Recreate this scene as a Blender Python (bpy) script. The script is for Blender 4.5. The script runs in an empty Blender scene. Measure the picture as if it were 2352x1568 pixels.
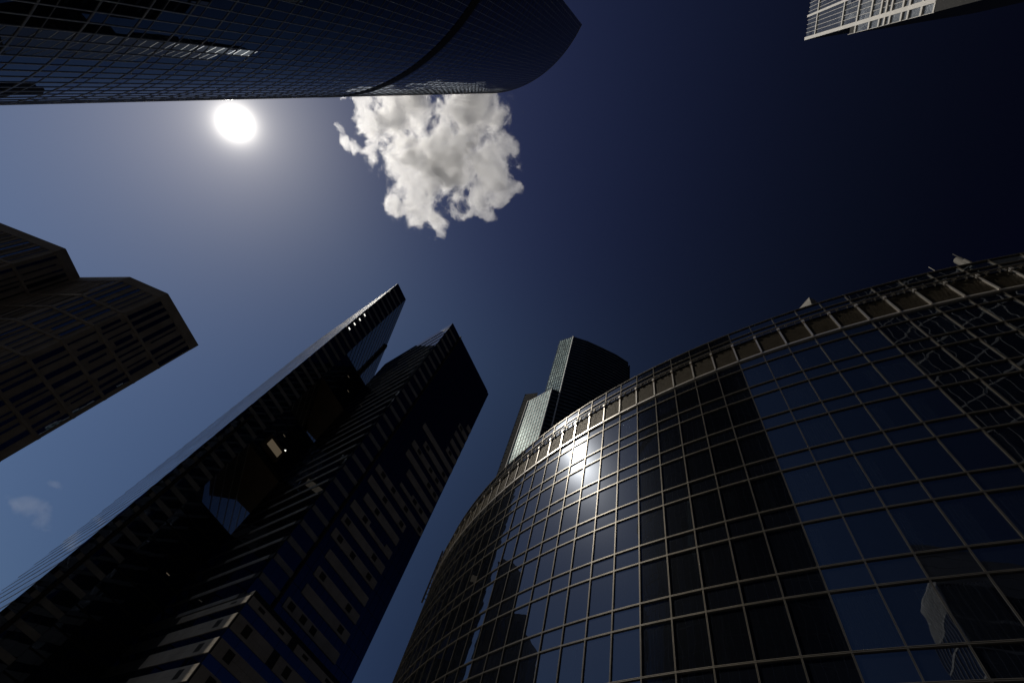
import bpy, bmesh, math, random
import numpy as np
from mathutils import Vector, Matrix

random.seed(7)
R = math.radians
sc = bpy.context.scene
COL = sc.collection

# ------------------------------------------------------------------ camera
# measured on a 2352 x 1568 reading of the photograph: zenith at (1453, 207), focal length 1045 px (16 mm full frame)
PW, PH, FPX = 2352.0, 1568.0, 1045.0
EYE = 1.6                                     # eye height above the plaza
zc = np.array([1453 - PW / 2, PH / 2 - 207, -FPX]); zc /= np.linalg.norm(zc)
fw = np.array([0, 0, -1.0]); yc = fw - fw @ zc * zc; yc /= np.linalg.norm(yc)
xc = np.cross(yc, zc)
RW = np.array([xc, yc, zc])                   # camera -> world
cam = bpy.data.cameras.new('camera')
cam.sensor_fit = 'HORIZONTAL'; cam.sensor_width = 36.0
cam.lens = FPX / PW * 36.0
cam.clip_start = 0.1; cam.clip_end = 30000
cam_o = bpy.data.objects.new('camera', cam); COL.objects.link(cam_o)
M = Matrix([list(RW[0]) + [0], list(RW[1]) + [0], list(RW[2]) + [0], [0, 0, 0, 1]])
M.translation = Vector((0, 0, EYE))
cam_o.matrix_world = M
sc.camera = cam_o

def ray(x, y):
    v = np.array([x - PW / 2, PH / 2 - y, -FPX]); v /= np.linalg.norm(v)
    return RW @ v
def at(x, y, h):
    """ground-plan point whose top, h metres above the eye, is seen at pixel (x, y)"""
    d = ray(x, y); return np.array([d[0] * h / d[2], d[1] * h / d[2]])
def project(p):
    c = RW.T @ (np.asarray(p, float) - np.array([0, 0, EYE]))
    if c[2] > -0.1: return None
    return (PW / 2 + FPX * c[0] / -c[2], PH / 2 - FPX * c[1] / -c[2])

# ------------------------------------------------------------------ sky and sun
SUN_AZ, SUN_EL = -63.4, 48.1                  # azimuth clockwise from +Y
sun_dir = Vector((math.sin(R(SUN_AZ)) * math.cos(R(SUN_EL)), math.cos(R(SUN_AZ)) * math.cos(R(SUN_EL)), math.sin(R(SUN_EL))))
world = bpy.data.worlds.new('World'); sc.world = world; world.use_nodes = True
nt = world.node_tree; nt.nodes.clear()
def N(nt, t, **kw):
    n = nt.nodes.new(t)
    for k, v in kw.items():
        if k in n.bl_rna.properties.keys() and not k.startswith('i_'): setattr(n, k, v)
    return n
def L(nt, a, b): nt.links.new(a, b)
out = N(nt, 'ShaderNodeOutputWorld')
sky = N(nt, 'ShaderNodeTexSky', sky_type='NISHITA', sun_disc=False)
sky.sun_elevation = R(SUN_EL); sky.sun_rotation = R(SUN_AZ)
sky.altitude = 1500; sky.air_density = 1.0; sky.dust_density = 0.7; sky.ozone_density = 3.0
bg = N(nt, 'ShaderNodeBackground'); bg.inputs[1].default_value = 0.054
# the blinding sun and its aureole, part of the sky itself
tc = N(nt, 'ShaderNodeTexCoord')
nrm = N(nt, 'ShaderNodeVectorMath', operation='NORMALIZE'); L(nt, tc.outputs['Generated'], nrm.inputs[0])
dot = N(nt, 'ShaderNodeVectorMath', operation='DOT_PRODUCT'); L(nt, nrm.outputs[0], dot.inputs[0]); dot.inputs[1].default_value = sun_dir
ac = N(nt, 'ShaderNodeMath', operation='ARCCOSINE'); L(nt, dot.outputs['Value'], ac.inputs[0])
# a deep clear sky: richer blue, darkening away from the sun
gm = N(nt, 'ShaderNodeGamma'); gm.inputs[1].default_value = 1.3; L(nt, sky.outputs[0], gm.inputs[0])
fall = N(nt, 'ShaderNodeMapRange', interpolation_type='SMOOTHSTEP'); L(nt, ac.outputs[0], fall.inputs[0])
fall.inputs[1].default_value = R(18); fall.inputs[2].default_value = R(80)
fc = N(nt, 'ShaderNodeMix', data_type='RGBA'); L(nt, fall.outputs[0], fc.inputs[0])
fc.inputs[6].default_value = (0.95, 0.87, 0.8, 1)
# ... while it pales again towards the horizon
sp = N(nt, 'ShaderNodeSeparateXYZ'); L(nt, nrm.outputs[0], sp.inputs[0])
h1 = N(nt, 'ShaderNodeMath', operation='SUBTRACT', use_clamp=True); h1.inputs[0].default_value = 1.0; L(nt, sp.outputs[2], h1.inputs[1])
h2_ = N(nt, 'ShaderNodeMath', operation='MULTIPLY'); L(nt, h1.outputs[0], h2_.inputs[0]); L(nt, h1.outputs[0], h2_.inputs[1])
fs_ = N(nt, 'ShaderNodeVectorMath', operation='SCALE'); fs_.inputs[0].default_value = (0.11, 0.135, 0.2); L(nt, h2_.outputs[0], fs_.inputs['Scale'])
fv = N(nt, 'ShaderNodeVectorMath', operation='ADD'); L(nt, fs_.outputs[0], fv.inputs[0]); fv.inputs[1].default_value = (0.013, 0.018, 0.058)
L(nt, fv.outputs[0], fc.inputs[7])
tn = N(nt, 'ShaderNodeVectorMath', operation='MULTIPLY'); L(nt, gm.outputs[0], tn.inputs[0]); L(nt, fc.outputs[2], tn.inputs[1])
# deepest overhead
zf_ = N(nt, 'ShaderNodeMapRange', interpolation_type='SMOOTHSTEP'); L(nt, sp.outputs[2], zf_.inputs[0])
zf_.inputs[1].default_value = 0.78; zf_.inputs[2].default_value = 1.0; zc_ = N(nt, 'ShaderNodeMix', data_type='RGBA'); L(nt, zf_.outputs[0], zc_.inputs[0])
zc_.inputs[6].default_value = (1, 1, 1, 1); zc_.inputs[7].default_value = (0.49, 0.45, 0.66, 1)
zs_ = N(nt, 'ShaderNodeVectorMath', operation='MULTIPLY'); L(nt, tn.outputs[0], zs_.inputs[0]); L(nt, zc_.outputs[2], zs_.inputs[1])
L(nt, zs_.outputs[0], bg.inputs[0])
def world_glow(scale_deg, power, strength):
    a = N(nt, 'ShaderNodeMath', operation='DIVIDE'); L(nt, ac.outputs[0], a.inputs[0]); a.inputs[1].default_value = R(scale_deg)
    b = N(nt, 'ShaderNodeMath', operation='POWER'); L(nt, a.outputs[0], b.inputs[0]); b.inputs[1].default_value = power
    c = N(nt, 'ShaderNodeMath', operation='ADD'); L(nt, b.outputs[0], c.inputs[0]); c.inputs[1].default_value = 1.0
    d = N(nt, 'ShaderNodeMath', operation='DIVIDE'); d.inputs[0].default_value = strength; L(nt, c.outputs[0], d.inputs[1])
    return d
g1 = world_glow(0.6, 2.8, 28.0)
g2 = world_glow(6.0, 2.0, 0.25)
ga = N(nt, 'ShaderNodeMath', operation='ADD'); L(nt, g1.outputs[0], ga.inputs[0]); L(nt, g2.outputs[0], ga.inputs[1])
bg2 = N(nt, 'ShaderNodeBackground'); bg2.inputs[0].default_value = (1.0, 0.95, 0.86, 1); L(nt, ga.outputs[0], bg2.inputs[1])
add = N(nt, 'ShaderNodeAddShader'); L(nt, bg.outputs[0], add.inputs[0]); L(nt, bg2.outputs[0], add.inputs[1])
L(nt, add.outputs[0], out.inputs[0])
world.cycles.sampling_method = 'MANUAL'; world.cycles.sample_map_resolution = 2048

sun = bpy.data.lights.new('sun', 'SUN'); sun.energy = 3.6; sun.angle = R(0.5); sun.color = (1.0, 0.94, 0.84)
sun_o = bpy.data.objects.new('sun', sun); COL.objects.link(sun_o)
sun_o.rotation_euler = sun_dir.to_track_quat('Z', 'Y').to_euler()
sun_o.location = sun_dir * 600

sc.view_settings.view_transform = 'Standard'; sc.view_settings.look = 'None'
sc.view_settings.gamma = 1.0; sc.view_settings.use_curve_mapping = False
sc.view_settings.exposure = -0.8
sc.render.engine = 'CYCLES'
cy = sc.cycles
cy.max_bounces = 8; cy.diffuse_bounces = 3; cy.glossy_bounces = 4; cy.transmission_bounces = 4
cy.transparent_max_bounces = 12; cy.volume_bounces = 2; cy.sample_clamp_indirect = 25.0
cy.volume_step_rate = 1.0; cy.volume_max_steps = 512
cy.use_denoising = True

# ------------------------------------------------------------------ mesh helpers
class MB:
    """collects faces of ONE mesh object"""
    def __init__(s): s.v = []; s.f = []
    def poly(s, pts):
        i = len(s.v); s.v += [tuple(map(float, p)) for p in pts]; s.f.append(tuple(range(i, i + len(pts))))
        return s
    def add(s, o):
        i = len(s.v); s.v += o.v; s.f += [tuple(k + i for k in f) for f in o.f]
        return s
    def hexa(s, p):                           # p: 8 corners, bottom ring then top ring
        i = len(s.v); s.v += [tuple(map(float, q)) for q in p]
        for f in ((0, 3, 2, 1), (4, 5, 6, 7), (0, 1, 5, 4), (1, 2, 6, 5), (2, 3, 7, 6), (3, 0, 4, 7)):
            s.f.append(tuple(i + k for k in f))
        return s
    def prism(s, pts, z0, z1):                # plan polygon, counter-clockwise
        n = len(pts); i = len(s.v)
        s.v += [(p[0], p[1], z0) for p in pts] + [(p[0], p[1], z1) for p in pts]
        for k in range(n):
            j = (k + 1) % n; s.f.append((i + k, i + j, i + n + j, i + n + k))
        s.f.append(tuple(i + n + k for k in range(n))); s.f.append(tuple(i + n - 1 - k for k in range(n)))
        return s
    def tube(s, a, b, r, n=8):
        a = Vector(a); b = Vector(b); w = (b - a).normalized()
        u = w.orthogonal().normalized(); v = w.cross(u); i = len(s.v)
        for c in (a, b):
            for k in range(n):
                t = 2 * math.pi * k / n; s.v.append(tuple(c + r * (math.cos(t) * u + math.sin(t) * v)))
        for k in range(n):
            j = (k + 1) % n; s.f.append((i + k, i + j, i + n + j, i + n + k))
        s.f.append(tuple(i + n - 1 - k for k in range(n))); s.f.append(tuple(i + n + k for k in range(n)))
        return s
    def area(s, off):
        """how large this shows in the photograph"""
        tot = 0.0
        for f in s.f:
            q = [project((s.v[k][0] + off[0], s.v[k][1] + off[1], s.v[k][2] + off[2])) for k in f]
            if any(p is None for p in q): continue
            q = [(min(max(p[0], 0), PW), min(max(p[1], 0), PH)) for p in q]
            a = 0.0
            for k in range(len(q)):
                x0, y0 = q[k]; x1, y1 = q[(k + 1) % len(q)]; a += x0 * y1 - x1 * y0
            tot += max(-a, 0)                 # front faces only
        return tot
    def build(s, name, mat, parent=None, smooth=False):
        me = bpy.data.meshes.new(name); me.from_pydata(s.v, [], s.f); me.update()
        if smooth:
            for p in me.polygons: p.use_smooth = True
        me.materials.append(mat)
        o = bpy.data.objects.new(name, me); COL.objects.link(o)
        if parent: o.parent = parent
        return o

def tag(o, label=None, cat=None, group=None, kind=None):
    if label: o['label'] = label
    if cat: o['category'] = cat
    if group: o['group'] = group
    if kind: o['kind'] = kind
    return o
def thing(name, loc, label, cat, group=None):
    o = bpy.data.objects.new(name, None); COL.objects.link(o); o.location = loc
    o.empty_display_size = 2
    return tag(o, label, cat, group)

def units(root, name, mats, items, limit=100, rest=None):
    """every countable part its own mesh: the `limit` that show largest singly, what is left as one stuff part"""
    off = tuple(root.location)
    order = sorted(range(len(items)), key=lambda k: -items[k].area(off))
    m = mats if isinstance(mats, list) else [mats]
    for k in order[:limit]: items[k].build(name, m[k % len(m)], root)
    tail = order[limit:]
    if tail:
        mb = MB()
        for k in tail: mb.add(items[k])
        o = mb.build(rest or name + 's', m[0], root); o['kind'] = 'stuff'

class Face:
    """a flat upright facade from plan point p to q, outward on the right hand when walking p -> q"""
    def __init__(s, p, q, org):
        s.p = np.array(p, float) - np.array(org[:2]); q = np.array(q, float) - np.array(org[:2])
        s.len = float(np.linalg.norm(q - s.p)); s.u = (q - s.p) / s.len
        s.n = np.array([s.u[1], -s.u[0]])
        s.g = EYE - org[2]                    # heights are given above the eye
    def pt(s, a, z, d=0.0):
        w = s.p + s.u * a + s.n * d; return (w[0], w[1], z + s.g)
    def quad(s, a0, a1, z0, z1, d=0.0, tilt=0.0):
        tx = random.gauss(0, tilt); tz = random.gauss(0, tilt); ca = (a0 + a1) / 2; cz = (z0 + z1) / 2
        f = lambda a, z: s.pt(a, z, d + (a - ca) * tx + (z - cz) * tz)
        return MB().poly([f(a0, z0), f(a1, z0), f(a1, z1), f(a0, z1)])
    def box(s, a0, a1, z0, z1, d0, d1):
        return MB().hexa([s.pt(a0, z0, d1), s.pt(a1, z0, d1), s.pt(a1, z0, d0), s.pt(a0, z0, d0),
                          s.pt(a0, z1, d1), s.pt(a1, z1, d1), s.pt(a1, z1, d0), s.pt(a0, z1, d0)])

class Arc:
    """an upright cylindrical facade, centre c, radius r (org-relative); angles in degrees"""
    def __init__(s, c, r, org):
        s.c = np.array(c, float) - np.array(org[:2]); s.r = r; s.g = EYE - org[2]
    def pt(s, t, z, d=0.0):
        a = R(t); return (s.c[0] + (s.r + d) * math.cos(a), s.c[1] + (s.r + d) * math.sin(a), z + s.g)
    def quad(s, t0, t1, z0, z1, d=0.0, tilt=0.0):
        tx = random.gauss(0, tilt); tz = random.gauss(0, tilt)
        hw = R(abs(t1 - t0)) * s.r / 2; hz = (z1 - z0) / 2
        f = lambda t, z, sx, sz: s.pt(t, z, d + sx * hw * tx + sz * hz * tz)
        return MB().poly([f(t0, z0, -1, -1), f(t1, z0, 1, -1), f(t1, z1, 1, 1), f(t0, z1, -1, 1)])
    def post(s, t, z0, z1, w, d0, d1):
        h = math.degrees(w / 2 / s.r)
        return MB().hexa([s.pt(t - h, z0, d0), s.pt(t - h, z0, d1), s.pt(t + h, z0, d1), s.pt(t + h, z0, d0),
                          s.pt(t - h, z1, d0), s.pt(t - h, z1, d1), s.pt(t + h, z1, d1), s.pt(t + h, z1, d0)])
    def ring(s, ts, z0, z1, d0, d1):
        mb = MB(); n = len(ts)
        for t in ts: mb.v += [s.pt(t, z0, d0), s.pt(t, z0, d1), s.pt(t, z1, d1), s.pt(t, z1, d0)]
        for k in range(n - 1):
            i = 4 * k; j = i + 4
            for a, b in ((0, 1), (1, 2), (2, 3), (3, 0)): mb.f.append((i + a, i + b, j + b, j + a))
        mb.f.append((3, 2, 1, 0)); e = 4 * (n - 1); mb.f.append((e, e + 1, e + 2, e + 3))
        return mb

# ------------------------------------------------------------------ materials
def mat(name):
    m = bpy.data.materials.new(name); m.use_nodes = True; m.node_tree.nodes.clear()
    return m, m.node_tree
def noise(nt, scale, detail=4, rough=0.55, coord='Object'):
    t = N(nt, 'ShaderNodeTexCoord'); n = N(nt, 'ShaderNodeTexNoise')
    n.inputs['Scale'].default_value = scale; n.inputs['Detail'].default_value = detail; n.inputs['Roughness'].default_value = rough
    L(nt, t.outputs[coord], n.inputs['Vector']); return n
def surface(name, c0, c1, scale=0.6, rough=0.7, metal=0.0, spec=0.5, detail=5, bump=0.0):
    m, nt = mat(name)
    o = N(nt, 'ShaderNodeOutputMaterial'); b = N(nt, 'ShaderNodeBsdfPrincipled')
    n = noise(nt, scale, detail); r = N(nt, 'ShaderNodeMix', data_type='RGBA')
    rm = N(nt, 'ShaderNodeMapRange'); rm.inputs[1].default_value = 0.3; rm.inputs[2].default_value = 0.7
    L(nt, n.outputs[0], rm.inputs[0]); L(nt, rm.outputs[0], r.inputs[0])
    r.inputs[6].default_value = (*c0, 1); r.inputs[7].default_value = (*c1, 1)
    L(nt, r.outputs[2], b.inputs['Base Color'])
    b.inputs['Roughness'].default_value = rough; b.inputs['Metallic'].default_value = metal
    b.inputs['Specular IOR Level'].default_value = spec
    if bump:
        bp = N(nt, 'ShaderNodeBump'); bp.inputs['Strength'].default_value = 1.0; bp.inputs['Distance'].default_value = bump
        n2 = noise(nt, scale * 6, 4); L(nt, n2.outputs[0], bp.inputs['Height']); L(nt, bp.outputs[0], b.inputs['Normal'])
    L(nt, b.outputs[0], o.inputs[0]); return m
def mirror_glass(name, body, tint, ior, wave=0.002, wscale=0.7, rough=0.0, var=0.3, clear=0.0, dust=0.03):
    """coated facade glass: a dark body under a mirror coat whose strength follows the viewing angle; slightly wavy panes"""
    m, nt = mat(name)
    o = N(nt, 'ShaderNodeOutputMaterial'); d = N(nt, 'ShaderNodeBsdfDiffuse'); g = N(nt, 'ShaderNodeBsdfGlossy')
    geo = N(nt, 'ShaderNodeNewGeometry')
    mp = N(nt, 'ShaderNodeMapRange'); L(nt, geo.outputs['Random Per Island'], mp.inputs[0])
    mp.inputs[3].default_value = 1 - var; mp.inputs[4].default_value = 1 + var
    mul = N(nt, 'ShaderNodeVectorMath', operation='SCALE'); mul.inputs[0].default_value = body; L(nt, mp.outputs[0], mul.inputs['Scale'])
    L(nt, mul.outputs[0], d.inputs[0])
    g.inputs['Color'].default_value = (*tint, 1); g.inputs['Roughness'].default_value = rough
    t = N(nt, 'ShaderNodeTexCoord')
    # each pane carries its own bow: shift the noise by the pane's random number
    sh = N(nt, 'ShaderNodeVectorMath', operation='SCALE'); sh.inputs[0].default_value = (37.0, 17.0, 23.0); L(nt, geo.outputs['Random Per Island'], sh.inputs['Scale'])
    ad = N(nt, 'ShaderNodeVectorMath', operation='ADD'); L(nt, t.outputs['Object'], ad.inputs[0]); L(nt, sh.outputs[0], ad.inputs[1])
    n = N(nt, 'ShaderNodeTexNoise'); n.inputs['Scale'].default_value = wscale; n.inputs['Detail'].default_value = 1.2
    L(nt, ad.outputs[0], n.inputs['Vector'])
    bp = N(nt, 'ShaderNodeBump'); bp.inputs['Strength'].default_value = 1.0; bp.inputs['Distance'].default_value = wave
    L(nt, n.outputs[0], bp.inputs['Height'])
    L(nt, bp.outputs[0], g.inputs['Normal'])
    fr = N(nt, 'ShaderNodeFresnel'); fr.inputs['IOR'].default_value = ior
    inside = d
    if clear:
        tp = N(nt, 'ShaderNodeBsdfTransparent'); tp.inputs[0].default_value = (clear * .9, clear * .96, clear, 1)
        inside = N(nt, 'ShaderNodeAddShader'); L(nt, tp.outputs[0], inside.inputs[0]); L(nt, d.outputs[0], inside.inputs[1])
    # a film of dust scatters a little of the reflection
    g2 = N(nt, 'ShaderNodeBsdfGlossy'); g2.inputs['Roughness'].default_value = 0.22; g2.inputs['Color'].default_value = (*tint, 1)
    dm = N(nt, 'ShaderNodeMixShader'); dm.inputs[0].default_value = dust; L(nt, g.outputs[0], dm.inputs[1]); L(nt, g2.outputs[0], dm.inputs[2])
    mx = N(nt, 'ShaderNodeMixShader'); L(nt, fr.outputs[0], mx.inputs[0]); L(nt, inside.outputs[0], mx.inputs[1]); L(nt, dm.outputs[0], mx.inputs[2])
    L(nt, mx.outputs[0], o.inputs[0]); return m
def glow(name, col, strength):
    m, nt = mat(name); o = N(nt, 'ShaderNodeOutputMaterial'); e = N(nt, 'ShaderNodeEmission')
    e.inputs[0].default_value = (*col, 1); e.inputs[1].default_value = strength; L(nt, e.outputs[0], o.inputs[0]); return m

M_alu = surface('beige_aluminium', (0.17, 0.152, 0.122), (0.24, 0.215, 0.175), 1.2, 0.33, 0.7)
M_alu_pale = surface('pale_aluminium', (0.62, 0.57, 0.5), (0.74, 0.69, 0.62), 1.5, 0.3, 0.7)
M_louver = surface('bronze_louver_metal', (0.12, 0.1, 0.068), (0.17, 0.14, 0.095), 2.0, 0.5, 0.3)
M_core = surface('dark_building_core', (0.012, 0.012, 0.012), (0.02, 0.019, 0.017), 0.5, 0.8, 0, 0.2)
M_glassR = mirror_glass('tinted_hotel_glass', (0.004, 0.005, 0.008), (0.78, 0.86, 1.0), 2.3, 0.0035, 0.8, dust=0.1)
M_clearR = mirror_glass('tinted_hotel_vision_glass', (0.002, 0.0025, 0.004), (0.78, 0.86, 1.0), 2.3, 0.0035, 0.8, clear=0.42, dust=0.1)
M_curtain = surface('white_curtain', (0.7, 0.68, 0.63), (0.8, 0.78, 0.73), 0.8, 0.9, 0, 0.1)
M_glassTL = mirror_glass('black_tower_glass', (0.003, 0.0035, 0.006), (0.75, 0.85, 1.0), 1.78, 0.002, 0.35)
M_spanTL = mirror_glass('black_spandrel_glass', (0.002, 0.002, 0.003), (0.7, 0.8, 1.0), 1.7, 0.002, 0.35)
M_mullTL = surface('satin_steel_mullion', (0.56, 0.53, 0.47), (0.66, 0.63, 0.56), 0.8, 0.4, 0.4)
M_metalTL = surface('anodised_dark_mullion', (0.2, 0.18, 0.15), (0.27, 0.245, 0.2), 0.8, 0.35, 0.6)
M_band = surface('matt_mechanical_band', (0.02, 0.015, 0.01), (0.03, 0.024, 0.016), 0.4, 0.8, 0, 0.2)
M_stoneB = surface('brown_stone', (0.17, 0.132, 0.083), (0.25, 0.195, 0.128), 0.12, 0.75, 0, 0.3)
M_glassB = mirror_glass('blue_strip_window_glass', (0.004, 0.005, 0.01), (0.6, 0.72, 1.0), 1.9, 0.003, 0.25)
M_conc = surface('grey_concrete_spandrel', (0.15, 0.14, 0.122), (0.22, 0.205, 0.18), 0.5, 0.8, 0, 0.3)
M_stoneM = surface('pale_grey_stone', (0.24, 0.205, 0.155), (0.33, 0.285, 0.22), 0.35, 0.75, 0, 0.3)
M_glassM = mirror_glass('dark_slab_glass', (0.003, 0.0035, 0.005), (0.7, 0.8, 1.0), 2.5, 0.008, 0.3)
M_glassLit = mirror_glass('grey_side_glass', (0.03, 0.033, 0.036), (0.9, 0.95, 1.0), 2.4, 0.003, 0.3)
M_soffit = surface('brown_soffit', (0.06, 0.04, 0.022), (0.09, 0.06, 0.032), 0.3, 0.7, 0, 0.3)
M_white = surface('white_cladding', (0.54, 0.51, 0.45), (0.66, 0.62, 0.55), 0.4, 0.6, 0, 0.4)
M_glassUR = mirror_glass('pale_office_glass', (0.075, 0.085, 0.1), (0.85, 0.92, 1.0), 1.7, 0.004, 0.3, var=0.5)
M_glassT = mirror_glass('green_tower_glass', (0.6, 0.76, 0.69), (0.85, 1.0, 0.95), 1.7, 0.003, 0.3, rough=0.02, var=0.35)  # pale body colour stands in for bright sky mirrored on the sunlit side
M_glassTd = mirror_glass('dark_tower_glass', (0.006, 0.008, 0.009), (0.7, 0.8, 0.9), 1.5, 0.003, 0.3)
M_tmull = surface('green_grey_mullion', (0.1, 0.12, 0.11), (0.14, 0.16, 0.15), 0.5, 0.5, 0.3)
M_pave = surface('plaza_paving', (0.06, 0.057, 0.052), (0.1, 0.095, 0.087), 0.3, 0.8)
M_lamp_glint = glow('lamp_and_glint_glow', (1.0, 0.97, 0.88), 2.5)  # for the ceiling lamps and the painted glint on the bay
M_sunpatch = glow('sunlit_patch_glow', (1.0, 0.78, 0.52), 0.13)  # emission imitates a patch of sunlight

# ------------------------------------------------------------------ setting
g = MB(); S = 6000
g.poly([(-S, -S, 0), (S, -S, 0), (S, S, 0), (-S, S, 0)])
tag(g.build('ground', M_pave), kind='structure')

# ------------------------------------------------------------------ curved glass hotel (right)
HR = 35.0
cR = np.array([2.02554, 1.41816]) * HR; rR = 1.9155 * HR
org = (cR[0] - rR * 0.7, cR[1] - rR * 0.7, 0.0)
hotel = thing('glass_hotel', org, 'curved glass hotel with beige mullion grid and louver band under its roof, mirroring the sun', 'building')
aR = Arc(cR, rR, org)
STEP = 1.37791519
tR = [-179.0995 + STEP * k for k in range(-9, 62)]
zt = [HR, HR * 0.9722, HR * 0.9462]
lou = HR * 0.8774
floors = []
z = lou
while z > 2.5:
    a = z - HR * 0.0303; b = a - HR * 0.0634
    floors.append((z, a, b)); z = b
zbase = z
panes = []; clear = []; curt = []; louvers = []
for k in range(len(tR) - 1):
    t0, t1 = tR[k], tR[k + 1]
    panes.append(aR.quad(t0, t1, zt[1], zt[0], 0, 0.0022)); panes.append(aR.quad(t0, t1, zt[2], zt[1], 0, 0.0022))
    for (a, b, c) in floors:
        panes.append(aR.quad(t0, t1, b, a, 0, 0.0022)); clear.append(aR.quad(t0, t1, c, b, 0, 0.0022))
        hk = random.random()
        if hk < 0.75:                         # gathered curtains, some drawn, some pushed to one side
            e0, e1 = (0.04, 0.96) if hk < .35 else ((0.04, 0.3 + random.random() * .3) if hk < .55 else (0.5 + random.random() * .3, 0.96))
            cu = MB(); n = int(34 * (e1 - e0)) + 4; top = b - 0.05; bot = c + 0.08
            for i in range(n + 1):
                t = t0 + STEP * (e0 + (e1 - e0) * i / n); dd = -0.35 + 0.07 * math.sin(i * 2.4 + k) + 0.03 * random.random()
                cu.v += [aR.pt(t, bot, dd), aR.pt(t, top, dd)]
                if i: cu.f.append((2 * i - 2, 2 * i, 2 * i + 1, 2 * i - 1))
            curt.append(cu)
    panes.append(aR.quad(t0, t1, -EYE + 0.3, zbase, 0, 0.0022))
    lv = MB(); nl = 15; hh = (zt[2] - 0.25 - lou) / nl
    h = math.degrees(0.07 / rR)
    for i in range(nl):
        z0 = lou + i * hh + 0.02
        lv.hexa([aR.pt(t0 + h, z0, 0.09), aR.pt(t1 - h, z0, 0.09), aR.pt(t1 - h, z0 + hh * .35, -0.03), aR.pt(t0 + h, z0 + hh * .35, -0.03),
                 aR.pt(t0 + h, z0 + 0.03, 0.09), aR.pt(t1 - h, z0 + 0.03, 0.09), aR.pt(t1 - h, z0 + hh * .35 + 0.03, -0.03), aR.pt(t0 + h, z0 + hh * .35 + 0.03, -0.03)])
    louvers.append(lv)
units(hotel, 'window', M_clearR, clear, 100); units(hotel, 'spandrel', M_glassR, panes, 100); units(hotel, 'curtain', M_curtain, curt, 100)
for (a, b, c) in floors: slab = aR.ring(tR, b + .02, a - .02, -2.6, -0.1); clear_slab = slab.build('floor_slab', M_core, hotel)
units(hotel, 'louver', M_louver, louvers, 100)
def grooved_post(arc, t, z0, z1, w, d):
    m = MB(); q = math.degrees(w * 0.33 / arc.r)
    m.add(arc.post(t, z0, z1, w * 0.96, -0.03, d * 0.45)); m.add(arc.post(t - q, z0, z1, w * 0.3, d * 0.45 - .002, d)); m.add(arc.post(t + q, z0, z1, w * 0.3, d * 0.45 - .002, d))
    return m
units(hotel, 'mullion', M_alu, [grooved_post(aR, t, -EYE, lou, 0.062, 0.075).add(grooved_post(aR, t, zt[2], HR + 0.02, 0.062, 0.075)) for t in tR])
units(hotel, 'louver_post', M_alu_pale, [aR.post(t, lou + 0.06, zt[2] - 0.22, 0.1, -0.02, 0.18).add(aR.post(t, zt[2] - 0.42, zt[2] - 0.2, 0.16, 0.06, 0.28)) for t in tR])
trans = []
for zz in [zt[0], zt[1]] + [v for f in floors for v in f[1:]]:
    w = 0.07
    m = aR.ring(tR, zz - w / 2, zz + w / 2, -0.03, 0.04)
    m.add(aR.ring(tR, zz - w / 2, zz - w / 2 + 0.024, 0.038, 0.08)); m.add(aR.ring(tR, zz + w / 2 - 0.024, zz + w / 2, 0.038, 0.08))
    trans.append(m)
units(hotel, 'transom', M_alu, trans)
aR.ring(tR, lou - 0.07, lou + 0.06, -0.03, 0.14).build('louver_sill', M_alu_pale, hotel)
rail = MB()
for zz, dd, rr in ((zt[2] - 0.02, 0.24, 0.055), (zt[2] - 0.2, 0.2, 0.025)):
    for k in range(len(tR) - 1): rail.tube(aR.pt(tR[k], zz, dd), aR.pt(tR[k + 1], zz, dd), rr, 6)
rail.build('maintenance_rail', M_alu, hotel)
aR.ring(tR, lou - 0.02, zt[2] + 0.02, -0.5, -0.12).build('louver_backing', M_core, hotel)
brk = []
for k in range(len(tR) - 1):
    for q in (0.3, 0.36, 0.7):
        t = tR[k] + STEP * q; brk.append(aR.post(t, zt[2] - 0.3, zt[2] + 0.0, 0.022, 0.1, 0.27))
units(hotel, 'rail_bracket', M_alu, brk, 100)
inner = [aR.pt(t, 0, -2.5)[:2] for t in tR]; back = [aR.pt(t, 0, -17)[:2] for t in reversed(tR)]
MB().prism([*back[::-1], *inner[::-1]], 0.0, HR + EYE - 0.15).build('wall', M_core, hotel)

roofpl = [aR.pt(t, 0, -0.15)[:2] for t in tR]
MB().prism([*back[::-1], *roofpl[::-1]], HR + EYE - 0.6, HR + EYE - 0.16).build('roof', M_core, hotel)
# things standing on the hotel roof
def on_roof(x, y, back_m, h=HR):
    """plan point on the roof behind the parapet, seen in direction of pixel column (x, y)"""
    d = ray(x, y); u = d[:2] / np.linalg.norm(d[:2]); A = 1; B = -2 * u @ cR; C = cR @ cR - rR * rR
    s = (-B - math.sqrt(B * B - 4 * C)) / 2
    return u * (s + back_m), (s + back_m) * d[2] / np.linalg.norm(d[:2])
p, zz = on_roof(1845, 703.5, 4.0)
t = thing('plant_housing', (p[0], p[1], HR + EYE - 0.15), 'small pale metal plant housing with a pointed top behind the glass hotel parapet', 'roof housing')
hp = zz - HR + 0.15
mb = MB().prism([(-.9, -.9), (.9, -.9), (.9, 1.2), (-.9, 1.2)], 0, max(hp * .6, .6))
mb.build('housing', M_alu, t)
mb = MB(); top = hp + 0.1; z1 = max(hp * .6, .6)
mb.hexa([(-.95, -.95, z1), (.95, -.95, z1), (.95, 1.25, z1), (-.95, 1.25, z1), (-.1, -.9, top), (.5, -.9, top), (.5, 1.2, top), (-.1, 1.2, top)])
mb.build('cap', M_conc, t)
p, zz = on_roof(2133, 613, 2.0)
t = thing('lightning_rod', (p[0], p[1], HR + EYE - 0.15), 'thin pale lightning rod on the hotel roof edge, left of the boom', 'mast')
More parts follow.
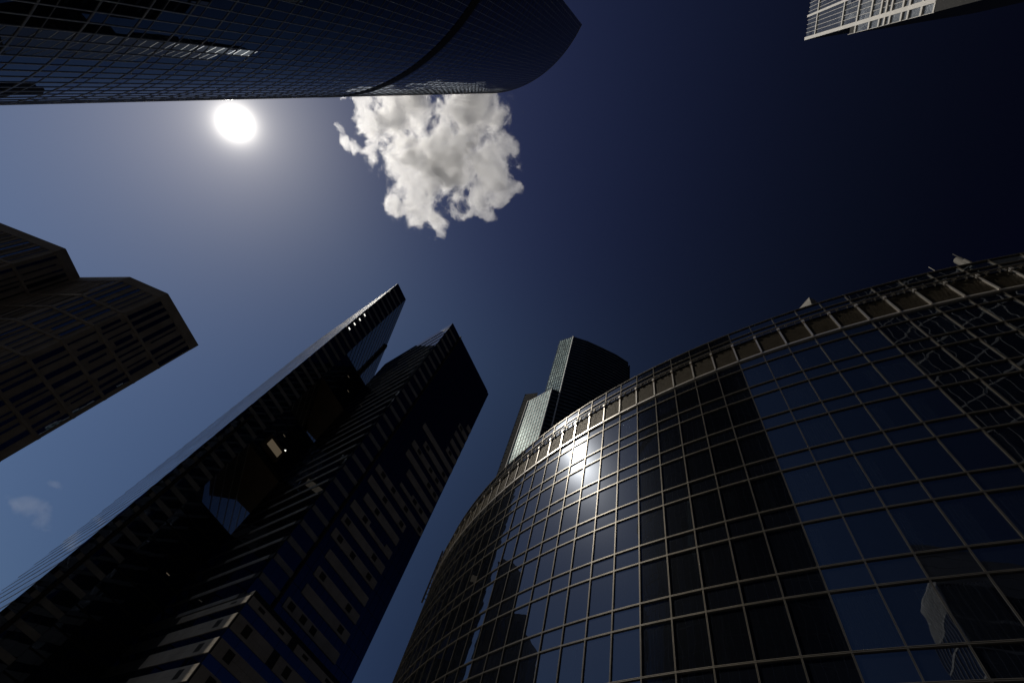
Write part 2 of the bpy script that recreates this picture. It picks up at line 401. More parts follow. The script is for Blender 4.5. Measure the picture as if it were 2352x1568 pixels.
MB().tube((0, 0, 0), (0, 0, (zz - HR) * .72), 0.07).build('pole', M_alu_pale, t); MB().tube((0, 0, (zz - HR) * .72), (0, 0, zz - HR + .15), 0.025).build('rod', M_alu, t)
p, zz = on_roof(2200, 597, 2.5)
t = thing('cleaning_boom', (p[0], p[1], HR + EYE - 0.15), 'pale tubular cleaning boom rising above the hotel roof with small fittings at its tip', 'boom')
hb = zz - HR + 0.15
MB().tube((0, 0, -0.1), (0, 0, hb), 0.27, 14).build('boom_tube', M_conc, t)
mb = MB().tube((-.45, -.2, 0), (-.45, -.2, hb * .75), 0.11, 8); mb.build('side_pipe', M_conc, t)
mb = MB().tube((-.45, -.2, hb * .75), (-.45, -.2, hb * 1.05), 0.04, 6); mb.build('spike', M_alu, t)
mb = MB().tube((-.5, -.2, hb * .7), (.05, 0, hb * .85), 0.06, 6).tube((-.55, -.3, hb * .6), (.05, .05, hb * .72), 0.05, 6); mb.build('bracket', M_alu, t)

# bracketed sign frame on the far left edge of the hotel, seen edge-on
tang = -184.3
dT_ = math.sqrt(cR @ cR - rR * rR)
def zsil(x, y):
    d = ray(x, y); return dT_ * d[2] / np.linalg.norm(d[:2])
za, zb_ = zsil(1021, 1263), zsil(980, 1381)
p = aR.pt(tang, 0, 0)
so = (p[0] + hotel.location[0], p[1] + hotel.location[1], zb_ + EYE)
sign = thing('sign_frame', so, 'slim bronze sign frame bracketed to the left edge of the curved hotel', 'sign')
aS = Arc(cR, rR, (so[0], so[1], so[2]))
hh = (za - zb_) / 5
cells, arms = [], []
for i in range(5):
    z0 = zb_ + hh * i
    cells.append(aS.post(tang - 0.4, z0 + .12 * hh, z0 + .95 * hh, 0.8, 0.3, 0.5))
    for q in (.3, .75): arms.append(aS.post(tang - 0.3, z0 + q * hh, z0 + q * hh + .07, 0.07, 0.0, 0.31))
units(sign, 'sign_box', M_louver, cells); units(sign, 'bracket', M_alu, arms)

# ------------------------------------------------------------------ black round tower (top left)
HT = 230.0
cT = np.array([-0.33414, -0.0735]) * HT; rT = 0.200512 * HT
org = (cT[0] + rT, cT[1], 0.0)
black = thing('round_tower', org, 'huge black glass tower with a curved front and sharp corner overhead at upper left', 'skyscraper')
aT = Arc(cT, rT, org)
ST = 1.6
tT = [4.66 + ST * k for k in range(0, 74)]
FL = 0.01725 * HT
zb0, zb1 = 0.4258 * HT, 0.4412 * HT
vis, spa, tr = [], [], []
zs = []
z = zb1
while z < HT - 1: zs.append((z, min(z + FL, HT))); z += FL
z = zb0
while z > 4: zs.append((z - FL, z)); z -= FL
zlow = z
for (z0, z1) in zs:
    zm = z0 + (z1 - z0) * 0.31
    for k in range(len(tT) - 1):
        vis.append(aT.quad(tT[k], tT[k + 1], zm, z1, 0, 0.0015)); spa.append(aT.quad(tT[k], tT[k + 1], z0, zm, 0, 0.0012))
    tr.append(aT.ring(tT, z0 - 0.08, z0 + 0.08, -0.03, 0.05)); tr.append(aT.ring(tT, zm - 0.03, zm + 0.03, -0.03, 0.04))
units(black, 'window', M_glassTL, vis, 100); units(black, 'spandrel', M_spanTL, spa, 100)
units(black, 'transom', M_metalTL, tr, 100)
units(black, 'mullion', M_mullTL, [aT.post(t, zlow, HT, 0.06, -0.03, 0.06) for t in tT])
aT.ring(tT, zb0, zb1, -0.2, 0.1).build('mechanical_band', M_band, black)
aT.ring(tT, HT - 0.1, HT + 0.25, -0.3, 0.12).build('parapet', M_metalTL, black)
pl = [aT.pt(t, 0, -0.08)[:2] for t in tT]
MB().prism(pl, 0, HT + EYE - 0.1).build('wall', M_core, black)
lb = [aT.ring(tT, -EYE, zlow, -0.1, 0.0)]; lb[0].build('lobby_wall', M_band, black)

# ------------------------------------------------------------------ helper for the straight buildings
def body(root, name, pts, z0, z1, mat_, org):
    """plan points in world metres, heights above the eye"""
    q = [(p[0] - org[0], p[1] - org[1]) for p in pts]
    a = sum(q[k][0] * q[(k + 1) % len(q)][1] - q[(k + 1) % len(q)][0] * q[k][1] for k in range(len(q)))
    if a < 0: q = q[::-1]
    return MB().prism(q, z0 + EYE, z1 + EYE).build(name, mat_, root)

# ------------------------------------------------------------------ brown notched stone tower (left)
HB = 250.0
b = [at(*p, HB) for p in ((0, 513), (150, 572), (183, 638), (298, 637), (385, 675), (455, 793))]
v = b[0] - b[1]; b0 = b[1] + v * 1.2
c6 = b[5] + np.array([-95, 75]); c7 = b0 + np.array([-40, 120])
org = (b[5][0], b[5][1], 0.0)
brown = thing('stone_tower', org, 'dark brown stone tower with strip windows and a notched corner at the left edge', 'skyscraper')
body(brown, 'wall', [b0, b[1], b[2], b[3], b[4], b[5], c6, c7], -EYE, HB, M_stoneB, org)
zband = [242.6, 215.0, 195.4, 175.6, 156.0, 136.4, 116.8, 97.2, 77.6, 58.0, 38.4, 18.8, 1.0]
wins, bands, piers, caps = [], [], [], []
for fi, (p, q) in enumerate(((b0, b[1]), (b[1], b[2]), (b[2], b[3]), (b[3], b[4]), (b[4], b[5]))):
    f = Face(p, q, org)
    for zi in range(len(zband) - 1):
        zh, zl = zband[zi] - (0.9 if zi else 0), zband[zi + 1] + 0.9
        s = 1.6 + random.random() * 1.5
        while s < f.len - 2.0:
            w = random.choice((1.1, 1.4, 2.0, 3.0))
            if s + w > f.len - 1.0: break
            short = random.random() < 0.3
            z1 = zh - (random.random() * 3 if short else 0.3)
            z0 = zl + (0.3 if not short else random.random() * 4)
            m = MB(); n = max(2, int((z1 - z0) / 3.6))
            for k in range(n):
                za = z0 + (z1 - z0) * k / n; zb_ = z0 + (z1 - z0) * (k + 1) / n
                m.add(f.quad(s, s + w, za + 0.06, zb_ - 0.06, 0.02, 0.003))
                m.add(f.box(s, s + w, zb_ - 0.1, zb_ + 0.0, 0.0, 0.12))
            wins.append(m)
            # stone piers stand proud on both sides of the strip and give it depth
            piers.append(f.box(s - 0.35, s - 0.02, zl, zh, 0.0, 0.35)); piers.append(f.box(s + w + 0.02, s + w + 0.35, zl, zh, 0.0, 0.35))
            s += w + 0.9 + random.choice((1.0, 1.6, 2.6, 3.4))
        bands.append(f.box(0, f.len, zband[zi + 1] - 0.9, zband[zi + 1] + 0.9, 0.0, 0.55))
    caps.append(f.box(0, f.len, zband[0], HB + 0.2, 0.0, 0.4))
    caps.append(f.box(0, f.len, 247.3, 247.6, 0.4, 0.5))
units(brown, 'strip_window', M_glassB, wins, 100); units(brown, 'pier', M_stoneB, piers, 100)
units(brown, 'floor_band', M_stoneB, bands, 100); units(brown, 'parapet', M_stoneB, caps, 100)

# ------------------------------------------------------------------ twin slabs (lower left): tall slab, joined by bridges to a lower slab
HL, HM = 165.0, 132.0
A = np.array([-.328, .604]) * HL; B_ = np.array([-.297, .637]) * HL
E_ = at(709.8, 796, HL); F_ = at(857.6, 866, HL)
P_ = at(1040, 742, HM); Q_ = at(1122, 905, HM); N_ = at(884, 836, HM)
uL = (B_ - A) / np.linalg.norm(B_ - A)
org = (A[0], A[1], 0.0)
tall = thing('tall_slab', org, 'tallest dark slab of the lower left pair, narrow front with grey floor strips and pale glass flank', 'skyscraper')
body(tall, 'wall', [A, B_, F_, F_ + (E_ - F_) * .5 + np.array([0, 6]), E_], -EYE, HL, M_core, org)
fL = Face(A, B_ , org)
wA = fL.len
zf = 160.0; strips, wins = [], []
n = 0
while zf > 3:
    low = zf < 76
    s0 = 0.25 if not low else 2.75
    strips.append(fL.box(s0, wA - 0.05, zf - 0.55, zf + 0.45, 0.02, 0.14))
    if low: strips.append(fL.box(0.9, 1.9, zf - 0.55, zf + 0.45, 0.02, 0.1))
    for k in range(4):
        wins.append(fL.quad(wA * k / 4 + .03, wA * (k + 1) / 4 - .03, zf + 0.45, zf + 3.05, 0.05, 0.002))
    zf -= 3.6
wins.append(fL.quad(0, wA, 160.45, HL, 0.05, 0.001))
units(tall, 'window', M_glassM, wins, 100); units(tall, 'floor_strip', M_conc, strips, 100)
fL.box(2.05, 2.55, -EYE, 76.5, 0.0, 0.6).build('fin', M_band, tall)
# pale flank towards the sun: glass with a projecting ledge at every floor
fs = Face(E_, A, org); fl, led = [], []
zf = HL
while zf > 3:
    for k in range(6):
        fl.append(fs.quad(fs.len * k / 6 + .02, fs.len * (k + 1) / 6 - .02, zf - 3.4, zf - 0.15, 0.03, 0.002))
    led.append(fs.box(0, fs.len, zf - 0.3, zf - 0.05, 0.0, 0.07)); zf -= 3.6
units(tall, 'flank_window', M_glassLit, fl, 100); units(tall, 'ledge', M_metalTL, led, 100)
# right flank above the bridge
fr = Face(B_, F_, org); fl, led = [], []
zf = HL
while zf > 60:
    for k in range(16):
        fl.append(fr.quad(fr.len * k / 16 + .02, fr.len * (k + 1) / 16 - .02, zf - 3.4, zf - 0.2, 0.03, 0.0015))
    led.append(fr.box(0, fr.len, zf - 0.25, zf - 0.05, 0.0, 0.12)); zf -= 3.6
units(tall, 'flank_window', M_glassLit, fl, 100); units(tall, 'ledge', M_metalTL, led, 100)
fr.box(fr.len * .52, fr.len * .56, 100, HL - 2, 0.0, 0.9).build('service_mast', M_band, tall)
lam = []
for (x, y) in ((325, 718), (395, 657), (465, 597), (530, 537)):
    X = (1300 + x / 3.357) * PW / 4096; Y = (1100 + y / 3.357) * PW / 4096
    d = ray(X, Y); w = fL.p + np.array(org[:2]); tt = (fL.n @ w) / (fL.n @ d[:2]); q = d * tt
    a = fL.u @ (q[:2] - w)
    lam.append(fL.box(max(a - .45, 0.1), a + .45, q[2] - 0.22, q[2] + 0.22, 0.06, 0.16))
units(tall, 'ceiling_lamp', M_lamp_glint, lam)
# bridges between the slabs, flush with the tall slab's front
ub = uL; fB = Face(B_, N_, org); wB = fB.len
Bb = B_ + np.array([-2.0, 26.0]); Nb = N_ + np.array([-4.0, 22.0])
def bridge(z0, z1):
    return body(tall, 'bridge', [B_ + fB.u * .02, N_, Nb, Bb], z0, z1, M_core, org)
bl, ll = [], []
for (z0, z1) in ((103.3, 117.5), (71.4, 87.0), (-EYE, 54.5)):
    br = bridge(z0, z1)
    sf = MB().poly([(p[0] - org[0], p[1] - org[1], z0 + EYE - 0.03) for p in (B_, Bb, Nb, N_)])
    if z0 > 0: sf.build('soffit', M_soffit, br)
    zf = z1 - 0.4
    while zf > max(z0, 3) + 2:
        for k in range(5): bl.append(fB.quad(wB * k / 5 + .03, wB * (k + 1) / 5 - .03, max(zf - 3.3, z0 + .1), zf, 0.04, 0.004))
        zf -= 3.6
units(tall, 'bridge_window', M_glassM, bl, 100)
for k, z0 in enumerate((80.5, 77, 109, 112.6, 41)):
    a = (0.35 + 0.09 * ((k * 7) % 5)) * wB
    ll.append(fB.box(a, a + 0.9, z0, z0 + 0.12, 0.05, 0.12))
units(tall, 'reflected_dash', glow('reflected_dash_glow', (1.0, 0.8, 0.55), 0.12), ll)  # glowing dashes imitate light reflected off the bridge fronts
bay = fB.box(2.2, 8.4, 73.6, 77.4, 0.0, 0.9).build('bay', M_soffit, tall)
fB.box(2.9, 7.6, 74.5, 76.5, 0.88, 0.98).build('sunlit_patch', M_sunpatch, bay)  # glowing sheet standing in for sunlight on the bay
fB.box(7.9, 8.2, 77.4, 77.9, 0.3, 0.8).build('glint', M_lamp_glint, bay)  # small glowing block put in as a bright glint
# beams of the glazed roof seen through the opening
bm = []
ud = np.array([-0.085, 1.0]); ud = ud / np.linalg.norm(ud)
for k in range(6):
    q = B_ + fB.u * wB * (0.12 + 0.16 * k) - np.array(org[:2])
    a0 = q + ud * 17; a1 = q + ud * 60
    bm.append(MB().tube((a0[0], a0[1], 55.0 + EYE), (a1[0], a1[1], 60 + EYE), 0.22 if k != 3 else 0.7, 6))
units(tall, 'roof_beam', M_band, bm)

# lower slab (right of the pair)
org = (P_[0], P_[1], 0.0)
low_ = thing('stone_slab', org, 'dark slab with stepped pale stone panels on its right side, between the tall slab and the hotel', 'skyscraper')
nM = np.array([(Q_ - P_)[1], -(Q_ - P_)[0]]); nM = nM / np.linalg.norm(nM)
R_ = Q_ + (N_ - P_)
body(low_, 'wall', [P_, Q_, R_, N_], -EYE, HM, M_core, org)
fM = Face(P_, Q_, org); fN = Face(N_, P_, org)
wM = fM.len; wN = fN.len
strips, wins, stones, holes = [], [], [], []
zf = 128.1; fl_i = 0
while zf > 33:
    strips.append(fM.box(0.3, 5.4, zf - 0.55, zf + 0.45, 0.02, 0.16))
    for k in range(3): wins.append(fM.quad(0.05 + 1.78 * k, 1.8 + 1.78 * k, zf + 0.47, zf + 3.08, 0.05, 0.003))
    strips.append(fN.box(wN * (.3 + .12 * random.random()), wN - 1.6, zf - 0.42, zf + 0.33, 0.02, 0.14))  # left-face strip cut short of the inner corner to imitate the shade there
    for k in range(7): wins.append(fN.quad(wN * k / 7 + .05, wN * (k + 1) / 7 - .05, zf + 0.42, zf + 3.08, 0.05, 0.003))
    # stepped stone zone
    z = zf
    s0 = 24.2 if z > 92 else (12.4 if z > 70 else 7.3)
    if z > 112: s0 = 99
    s1 = wM - 0.1 if z > 67 else 24.2
    s = 6.2
    while s < wM - 0.3:
        e = min(s + 1.75, wM - 0.02); wins.append(fM.quad(s + .04, e - .04, zf - 0.5, zf + 3.06, 0.04, 0.004)); s = e
    if s0 < wM:
        s = s0 + random.choice((0, 0, 0, 1.75, 3.5))
        while s < s1 - 0.5:
            ln = random.choice((3.5, 5.25, 7.0)); e = min(s + ln, s1)
            thin = random.random() < 0.07
            z0, z1 = zf - 0.8, zf + (0.1 if thin else 1.0)
            st = MB(); k = s
            while k < e - .05:                # courses of slabs with open joints
                kk = min(k + 0.875, e); h_ = (z0 + z1) / 2
                st.add(fM.box(k + .012, kk - .012, z0, h_ - .012, 0.045, 0.2)); st.add(fM.box(k + .012, kk - .012, h_ + .012, z1, 0.045, 0.2))
                k = kk
            stones.append(st)
            if e - s > 3 and not thin and random.random() < .6:
                h0 = s + .6 + random.random() * (e - s - 2.8)
                holes.append(fM.box(h0, h0 + 1.6, z0 + 0.4, z1 - 0.25, 0.19, 0.215))
            s = e
    zf -= 3.65
wins.append(fM.quad(0.02, 5.45, 128.6, HM, 0.05, 0.001)); wins.append(fM.quad(6.1, wM - .05, 128.6, HM - 0.02, 0.05, 0.001))
wins.append(fN.quad(0.05, wN - 0.05, 128.6, HM, 0.05, 0.001))
units(low_, 'window', M_glassM, wins, 100); units(low_, 'floor_strip', M_conc, strips, 100)
units(low_, 'stone_panel', M_stoneM, stones, 100); units(low_, 'panel_opening', M_band, holes, 100)
fM.box(5.55, 5.95, 0, HM + 0.2, -0.1, 0.5).build('groove_fin', M_band, low_)
rt = MB().hexa([fM.pt(7, HM, -1), fM.pt(wM, HM, -1), fM.pt(wM, HM, -9), fM.pt(7, HM, -9), fM.pt(7, HM + 2.2, -1), fM.pt(wM, HM + 2.2, -1), fM.pt(wM, HM + 2.2, -9), fM.pt(7, HM + 2.2, -9)])
rt.build('roof_storey', M_core, low_)
# podium: steps out towards the plaza
o3 = (P_ - N_) / np.linalg.norm(P_ - N_) * 3.6
pd = [P_ + o3, Q_ + o3, Q_ - nM * .0, P_ - nM * .0]
body(low_, 'podium', [P_ + o3, Q_ + o3, Q_ + nM * .01, P_ + nM * .01], -EYE, 33.2, M_core, org)
fM2 = Face(P_ + o3, Q_ + o3, org); fN2 = Face(N_, P_ + o3, org)
strips = []; wins = []; holes = []
for z0, z1 in ((31.2, 32.4), (27.5, 29.6), (24.0, 26.1), (20.4, 22.6), (16.8, 19.0), (13.2, 15.4), (9.6, 11.8), (6.0, 8.2)):
    zz = MB(); k = wN * .45
    while k < fN2.len - .1:
        kk = min(k + 1.1, fN2.len - .02); zz.add(fN2.box(k + .015, kk - .015, z0, (z0 + z1) / 2 - .015, 0.03, 0.16)); zz.add(fN2.box(k + .015, kk - .015, (z0 + z1) / 2 + .015, z1, 0.03, 0.16)); k = kk
    strips.append(zz)
    s = 0.2
    while s < wM - 3:
        e = min(s + random.choice((5.25, 7, 8.75, 10.5)), wM - .5); zz = MB(); k = s
        while k < e - .05:
            kk = min(k + .875, e); zz.add(fM2.box(k + .012, kk - .012, z0, (z0 + z1) / 2 - .012, 0.03, 0.16)); zz.add(fM2.box(k + .012, kk - .012, (z0 + z1) / 2 + .012, z1, 0.03, 0.16)); k = kk
        strips.append(zz); holes.append(fM2.box(s + 2, s + 3.5, z0 + .4, z1 - .3, .15, .175))
        s = e + random.choice((0, 1.75))
    holes.append(fN2.box(fN2.len - 5.4, fN2.len - 3.6, z0 + .5, z1 - .4, .15, .175))
    for k in range(12): wins.append(fN2.quad(fN2.len * k / 12 + .03, fN2.len * (k + 1) / 12 - .03, z0 - 1.5, z0, 0.02, 0.003))
    for k in range(10): wins.append(fM2.quad(wM * k / 10 + .03, wM * (k + 1) / 10 - .03, z0 - 1.5, z0, 0.02, 0.003))
units(low_, 'podium_panel', M_stoneM, strips, 100); units(low_, 'podium_opening', M_band, holes, 100); units(low_, 'podium_window', M_glassM, wins, 100)

# ------------------------------------------------------------------ pale banded office tower (upper right)
HU = 250.0
A4 = at(1850, 93, HU); uU = np.array([-.50637, -.86232]); vU = np.array([.86232, -.50637])
org = (A4[0], A4[1], 0.0)
office = thing('banded_tower', org, 'sunlit pale office tower with white bands and grey glass at the upper right corner', 'skyscraper')
lenU = 46.0
fU = Face(A4, A4 + uU * lenU, org)            # a runs from the corner to the far end
def us(s): return s
a_ = A4; d4 = vU * 35
body(office, 'wall', [a_ - vU * -.3, a_ + uU * lenU + vU * .3, a_ + uU * lenU + d4, a_ + d4], -EYE, HU, M_core, org)
ext = -uU * 1.93
body(office, 'lower_wall', [a_ + vU * .3 + ext, a_ + vU * .3 - uU * .01, a_ + d4 * .97 - uU * .01, a_ + d4 * .97 + ext], -EYE, 204.7, M_core, org)
zb = [250, 238, 211.2, 198.7, 188.7, 182.2, 178.8, 175.6, 169.1, 165.6, 159.1, 153.2]
wins, bands, thin, pil = [], [], [], []
s_edges = [-1.93, 0.2] + [1.1 + 1.46 * k for k in range(0, 31)]
for k in range(len(zb) - 1):
    z1, z0 = zb[k] - 0.55, zb[k + 1] + 0.55
    for i in range(len(s_edges) - 1):
        if s_edges[i] < 0 and z1 > 204.7: continue
        nz = max(1, int((z1 - z0) / 3.3))
        for q in range(nz):
            wins.append(fU.quad(us(s_edges[i]) + .03, us(s_edges[i + 1]) - .03, z0 + (z1 - z0) * q / nz + .02, z0 + (z1 - z0) * (q + 1) / nz - .02, 0.02, 0.004))
    bands.append(fU.box(us(-1.93 if zb[k + 1] < 204 else 0), lenU, zb[k + 1] - (0.45 if k != 10 else .2), zb[k + 1] + 0.45, 0.02, 0.4))
for s in s_edges:
    thin.append(fU.box(us(s) - .06, us(s) + .06, 153.2, 250 if s >= 0 else 204.7, 0.0, 0.16))
for s in (0.55, 8.4, 16.8, 25.2, 33.6, 42.0):
    z1 = 250; w = 1.05 if s < 1 else .75
    pil.append(fU.box(us(s) - w / 2, us(s) + w / 2, 153.2, z1, 0.02, 0.46))
units(office, 'window', M_glassUR, wins, 100); units(office, 'floor_band', M_white, bands); units(office, 'mullion', M_white, thin); units(office, 'pilaster', M_white, pil)
fU.box(us(-1.93), lenU, -EYE, 153.0, 0.0, 0.3).build('base_cladding', M_core, office)
fD = Face(A4 + d4, A4, org)
bal = []
for (z, s) in ((226, 34.0), (212, 34.0), (201, 34), (196, 30), (186, 33), (183, 34), (172, 34), (158, 33)):
    bal.append(fD.box(35 - s - .2, 35 - s + 1.0, z, z + 1.4, 0.0, 0.9))
units(office, 'balcony', M_white, bal)

# ------------------------------------------------------------------ far stepped tower (behind the hotel)
HF = 350.0
t1 = at(1317, 773, HF); t2 = at(1286, 783, HF); tm = at(1380, 797, HF); t3 = at(1443, 832, HF)
tm2 = at(1350, 783.5, HF); tm3 = at(1415, 814, HF)
org = (t1[0], t1[1], 0.0)
far = thing('stepped_tower', org, 'far stepped tower with a sunlit green glass side and dark curved front above the hotel', 'skyscraper')
k2 = 0.759; h2 = HF * k2
l5 = at(1268, 893, h2); l1 = at(1213, 922, h2)
h3 = HF * 0.825; q0 = at(1206, 905, h3); q1 = at(1232, 905, h3)
bk = np.array([12.0, 60.0])
t4 = at(1447, 838, HF * .985)
body(far, 'wall', [t2, t1, tm2, tm, tm3, t3, t3 + bk * .6, t2 + bk * .8], -EYE, HF, M_core, org)
body(far, 'corner_wall', [t3 + np.array([.3, .3]), t4, t4 + bk * .5, t3 + bk * .5], -EYE, HF * .985, M_core, org)
body(far, 'step_wall', [l1, l5, t1 + np.array([-.3, .35]), t2 + np.array([0, 6.])], -EYE, h2, M_core, org)
body(far, 'rear_wall', [q0, q1 + np.array([.5, -2.]), q1 + bk * .7, q0 + bk * .6], -EYE, h3, M_core, org)
def grid(f, z0, z1, nx, fh, gl, ml, tilt=0.004, names=('window', 'mullion', 'transom'), only_front=True, mw=0.3, th=0.35):
    w, m, t = [], [], []
    nz = int((z1 - z0) / fh)
    for i in range(nx):
        for k in range(nz):
            w.append(f.quad(f.len * i / nx + .05, f.len * (i + 1) / nx - .05, z1 - fh * (k + 1) + .05, z1 - fh * k - .05, 0.05, tilt))
    for i in range(nx + 1): m.append(f.box(max(f.len * i / nx - mw / 2, 0), min(f.len * i / nx + mw / 2, f.len), z0, z1, 0.0, 0.3))
    for k in range(nz + 1): t.append(f.box(0, f.len, z1 - fh * k - th, z1 - fh * k, 0.0, 0.2))
    return w, m, t
W, Mu, Tr = [], [], []
for (f, z0, z1, nx) in ((Face(t2, t1, org), 200, HF, 7), (Face(l1, l5, org), 130, h2, 9)):
    w, m, t = grid(f, z0, z1, nx, 4.2, None, None, 0.0015); W += w; Mu += m; Tr += t
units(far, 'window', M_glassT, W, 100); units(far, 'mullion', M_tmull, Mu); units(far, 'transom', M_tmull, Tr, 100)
W, Tr = [], []
for (p, q, z0, z1, nx) in ((t1, tm2, 180, HF, 8), (tm2, tm, 180, HF, 8), (tm, tm3, 180, HF, 8), (tm3, t3, 180, HF, 8), (l5, t1, 130, h2, 3), (q0, q1, 130, h3, 6)):
    f = Face(p, q, org); w, m, t = grid(f, z0, z1, nx, 4.2, None, None, 0.002, th=0.8); W += w; Tr += t
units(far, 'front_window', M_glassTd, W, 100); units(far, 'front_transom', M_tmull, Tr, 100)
eg = []
for p, z0, z1 in ((t1, 200, HF), (l5, 130, h2), (l1, 130, h2)):
    q = p - np.array(org[:2]); eg.append(MB().tube((q[0] - .2, q[1] - .5, z0), (q[0] - .2, q[1] - .5, z1 + EYE), 0.45, 6))
units(far, 'corner_trim', M_white, eg)

# ------------------------------------------------------------------ towers behind the viewer, seen only as reflections in the hotel
def rear_tower(loc, ang, w, d, h, label, mat_glass, fh, capped):
    fh = fh * 1.0
    t = thing('banded_tower' if not capped else 'capped_tower', (loc[0], loc[1], 0), label, 'skyscraper')
    t_org = (loc[0], loc[1], 0)
    u = np.array([math.cos(R(ang)), math.sin(R(ang))]); n = np.array([u[1], -u[0]])
    p = np.array(loc); c = [p - u * w / 2, p + u * w / 2, p + u * w / 2 - n * d, p - u * w / 2 - n * d]
    body(t, 'wall', c, -EYE, h, M_core, t_org)
    w_, m_, tr_ = [], [], []
    for i in range(4):
        f = Face(c[i], c[(i + 1) % 4], t_org)
        a, b_, e = grid(f, 0, h, int(f.len / 2.6), fh, None, None, 0.002, mw=.16, th=.7); w_ += a; m_ += b_; tr_ += e[::3]
    units(t, 'window', mat_glass, w_, 60); units(t, 'mullion', M_white, m_, 60); units(t, 'floor_band', M_white, tr_, 60)
    if capped:
        q = [(x[0] - loc[0], x[1] - loc[1]) for x in c]
        a = sum(q[k][0] * q[(k + 1) % 4][1] - q[(k + 1) % 4][0] * q[k][1] for k in range(4))
        if a < 0: q = q[::-1]
        cp = MB()
        for kz in range(4): cp.prism([(x * 1.01, y * 1.01) for x, y in q], h + EYE + 3.5 * kz, h + EYE + 3.5 * kz + 3.3)
        cp.prism([(x * .99, y * .99) for x, y in q], h + EYE, h + EYE + 13); cp.build('cap', M_white, t)
rear_tower((-124, -122), 197, 40, 40, 132, 'square dark tower with a tall pale cap mirrored in the lower right hotel windows', M_glassTL, 4.0, True)
rear_tower((2, -98), 168, 56, 40, 215, 'dark tower with pale floor bands mirrored at the right end of the hotel', M_glassTL, 4.0, False)

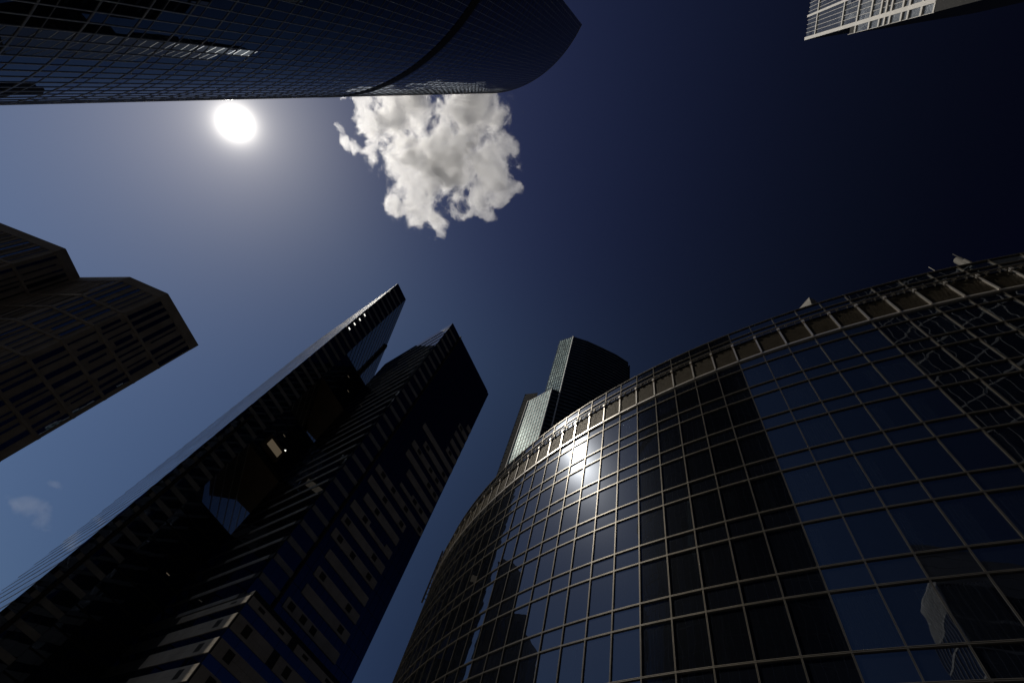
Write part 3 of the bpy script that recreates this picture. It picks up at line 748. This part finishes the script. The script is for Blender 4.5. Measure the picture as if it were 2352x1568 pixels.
# ------------------------------------------------------------------ clouds: real bodies of vapour, high above the towers
def cloud(name, label, H, puffs, holes, dens, flat, nscale, amp, gain, seed):
    """puffs/holes: (pixel x, pixel y, pixel radius) of the lobes as seen in the photograph, placed at altitude H"""
    P = []
    for (x, y, r) in puffs + holes:
        c = at(x, y, H); e = at(x + r, y, H); e2 = at(x, y + r, H)
        P.append((c[0], c[1], (np.linalg.norm(e - c) + np.linalg.norm(e2 - c)) / 2))
    ox, oy = np.mean([p[0] for p in P[:len(puffs)]]), np.mean([p[1] for p in P[:len(puffs)]])
    rng = random.Random(seed)
    lob = [(p[0] - ox, p[1] - oy, rng.uniform(-.12, .12) * p[2], p[2]) for p in P]
    pf, hl = lob[:len(puffs)], lob[len(puffs):]
    # hull: the lobes melted into one closed skin
    bm = bmesh.new()
    for (x, y, z, r) in pf:
        mtx = Matrix.Translation((x, y, z)) @ Matrix.Diagonal((r * 1.65, r * 1.65, r * 1.65 * flat, 1))
        bmesh.ops.create_icosphere(bm, subdivisions=3, radius=1.0, matrix=mtx)
    me = bpy.data.meshes.new(name); bm.to_mesh(me); bm.free()
    o = bpy.data.objects.new(name, me); COL.objects.link(o); o.location = (ox, oy, H + EYE)
    md = o.modifiers.new('melt', 'REMESH'); md.mode = 'VOXEL'; md.voxel_size = max(min(p[3] for p in pf) * .2, 4)
    m, nt = mat(name + '_vapour'); out = N(nt, 'ShaderNodeOutputMaterial'); v = N(nt, 'ShaderNodeVolumePrincipled')
    v.inputs['Color'].default_value = (0.995, 0.995, 0.995, 1); v.inputs['Anisotropy'].default_value = 0.7
    tcn = N(nt, 'ShaderNodeTexCoord')
    def mth(op, a, b=None):
        n = N(nt, 'ShaderNodeMath', operation=op)
        for k, q in enumerate((a, b)):
            if q is None: continue
            if isinstance(q, (int, float)): n.inputs[k].default_value = q
            else: L(nt, q, n.inputs[k])
        return n.outputs[0]
    # warp the lobes so their rims fray
    wn = N(nt, 'ShaderNodeTexNoise'); wn.inputs['Scale'].default_value = nscale * .6; wn.inputs['Detail'].default_value = 5
    L(nt, tcn.outputs['Object'], wn.inputs['Vector'])
    ws = N(nt, 'ShaderNodeVectorMath', operation='SUBTRACT'); L(nt, wn.outputs['Color'], ws.inputs[0]); ws.inputs[1].default_value = (.5, .5, .5)
    wm = N(nt, 'ShaderNodeVectorMath', operation='SCALE'); L(nt, ws.outputs[0], wm.inputs[0]); wm.inputs['Scale'].default_value = 1.15 / nscale
    wa = N(nt, 'ShaderNodeVectorMath', operation='ADD'); L(nt, tcn.outputs['Object'], wa.inputs[0]); L(nt, wm.outputs[0], wa.inputs[1])
    def lobe(x, y, z, r):
        s_ = N(nt, 'ShaderNodeVectorMath', operation='SUBTRACT'); L(nt, wa.outputs[0], s_.inputs[0]); s_.inputs[1].default_value = (x, y, z)
        m_ = N(nt, 'ShaderNodeVectorMath', operation='MULTIPLY'); L(nt, s_.outputs[0], m_.inputs[0]); m_.inputs[1].default_value = (1 / r, 1 / r, 1 / r / flat)
        l_ = N(nt, 'ShaderNodeVectorMath', operation='LENGTH'); L(nt, m_.outputs[0], l_.inputs[0])
        return l_.outputs['Value']
    f = None
    for q in pf:
        d = lobe(*q); f = d if f is None else mth('SMOOTH_MIN', f, d)
        if f is not d: f.node.inputs[2].default_value = 0.25
    f = mth('MULTIPLY', mth('SUBTRACT', 1.0, f), 1.35)
    for q in hl:
        d = mth('MULTIPLY', mth('SUBTRACT', lobe(*q), 1.0), .8); f = mth('MINIMUM', f, d)
    n1 = N(nt, 'ShaderNodeTexNoise'); n1.inputs['Scale'].default_value = nscale; n1.inputs['Detail'].default_value = 10; n1.inputs['Roughness'].default_value = .7
    L(nt, wa.outputs[0], n1.inputs['Vector'])
    g_ = mth('ADD', f, mth('MULTIPLY', mth('SUBTRACT', n1.outputs[0], .5), amp))
    g_ = mth('MAXIMUM', mth('MINIMUM', mth('MULTIPLY', g_, gain), 1.0), 0.0)
    L(nt, mth('MULTIPLY', mth('POWER', g_, 1.7), dens), v.inputs['Density'])
    L(nt, v.outputs[0], out.inputs['Volume'])
    try: m.cycles.volume_step_rate = 0.055
    except Exception: pass
    me.materials.append(m)
    return tag(o, label, 'cloud')
k = .2417; cx = lambda x: 717.8 + k * x; cyy = lambda y: 195.2 + k * y
pf = [(900, 250, 430), (1500, 250, 360), (1250, 700, 430), (930, 900, 240), (1680, 800, 270), (1050, 1130, 230), (1600, 1030, 150), (1550, 1140, 110), (1640, 1220, 85), (1770, 1060, 110), (1150, 1290, 110), (1195, 1400, 55),
      (520, 330, 150), (470, 150, 130), (560, 660, 110), (440, 590, 85), (320, 555, 75), (265, 430, 55), (300, 130, 60), (1860, 560, 120), (820, 1150, 150), (950, -200, 450), (1500, -180, 400), (1900, 950, 100)]
hl = [(1070, 170, 55), (1030, 440, 105), (1080, 300, 50), (1400, 1060, 75), (1680, 480, 60), (385, 440, 55), (1290, 260, 45)]
cloud('cloud', 'bright white ragged cumulus cloud beside the black round tower', 1400.0,
      [(cx(a), cyy(b_), c * k) for a, b_, c in pf], [(cx(a), cyy(b_), c * k) for a, b_, c in hl], 0.032, 0.4, 0.0135, 4.7, 2.5, 3)

cloud('wisp', 'faint thin wisp of cloud low at the left edge of the sky', 1600.0,
      [(72, 1166, 22), (98, 1192, 17), (52, 1158, 16), (128, 1112, 12)], [], 0.0009, 0.5, 0.009, 4.6, 1.5, 9)
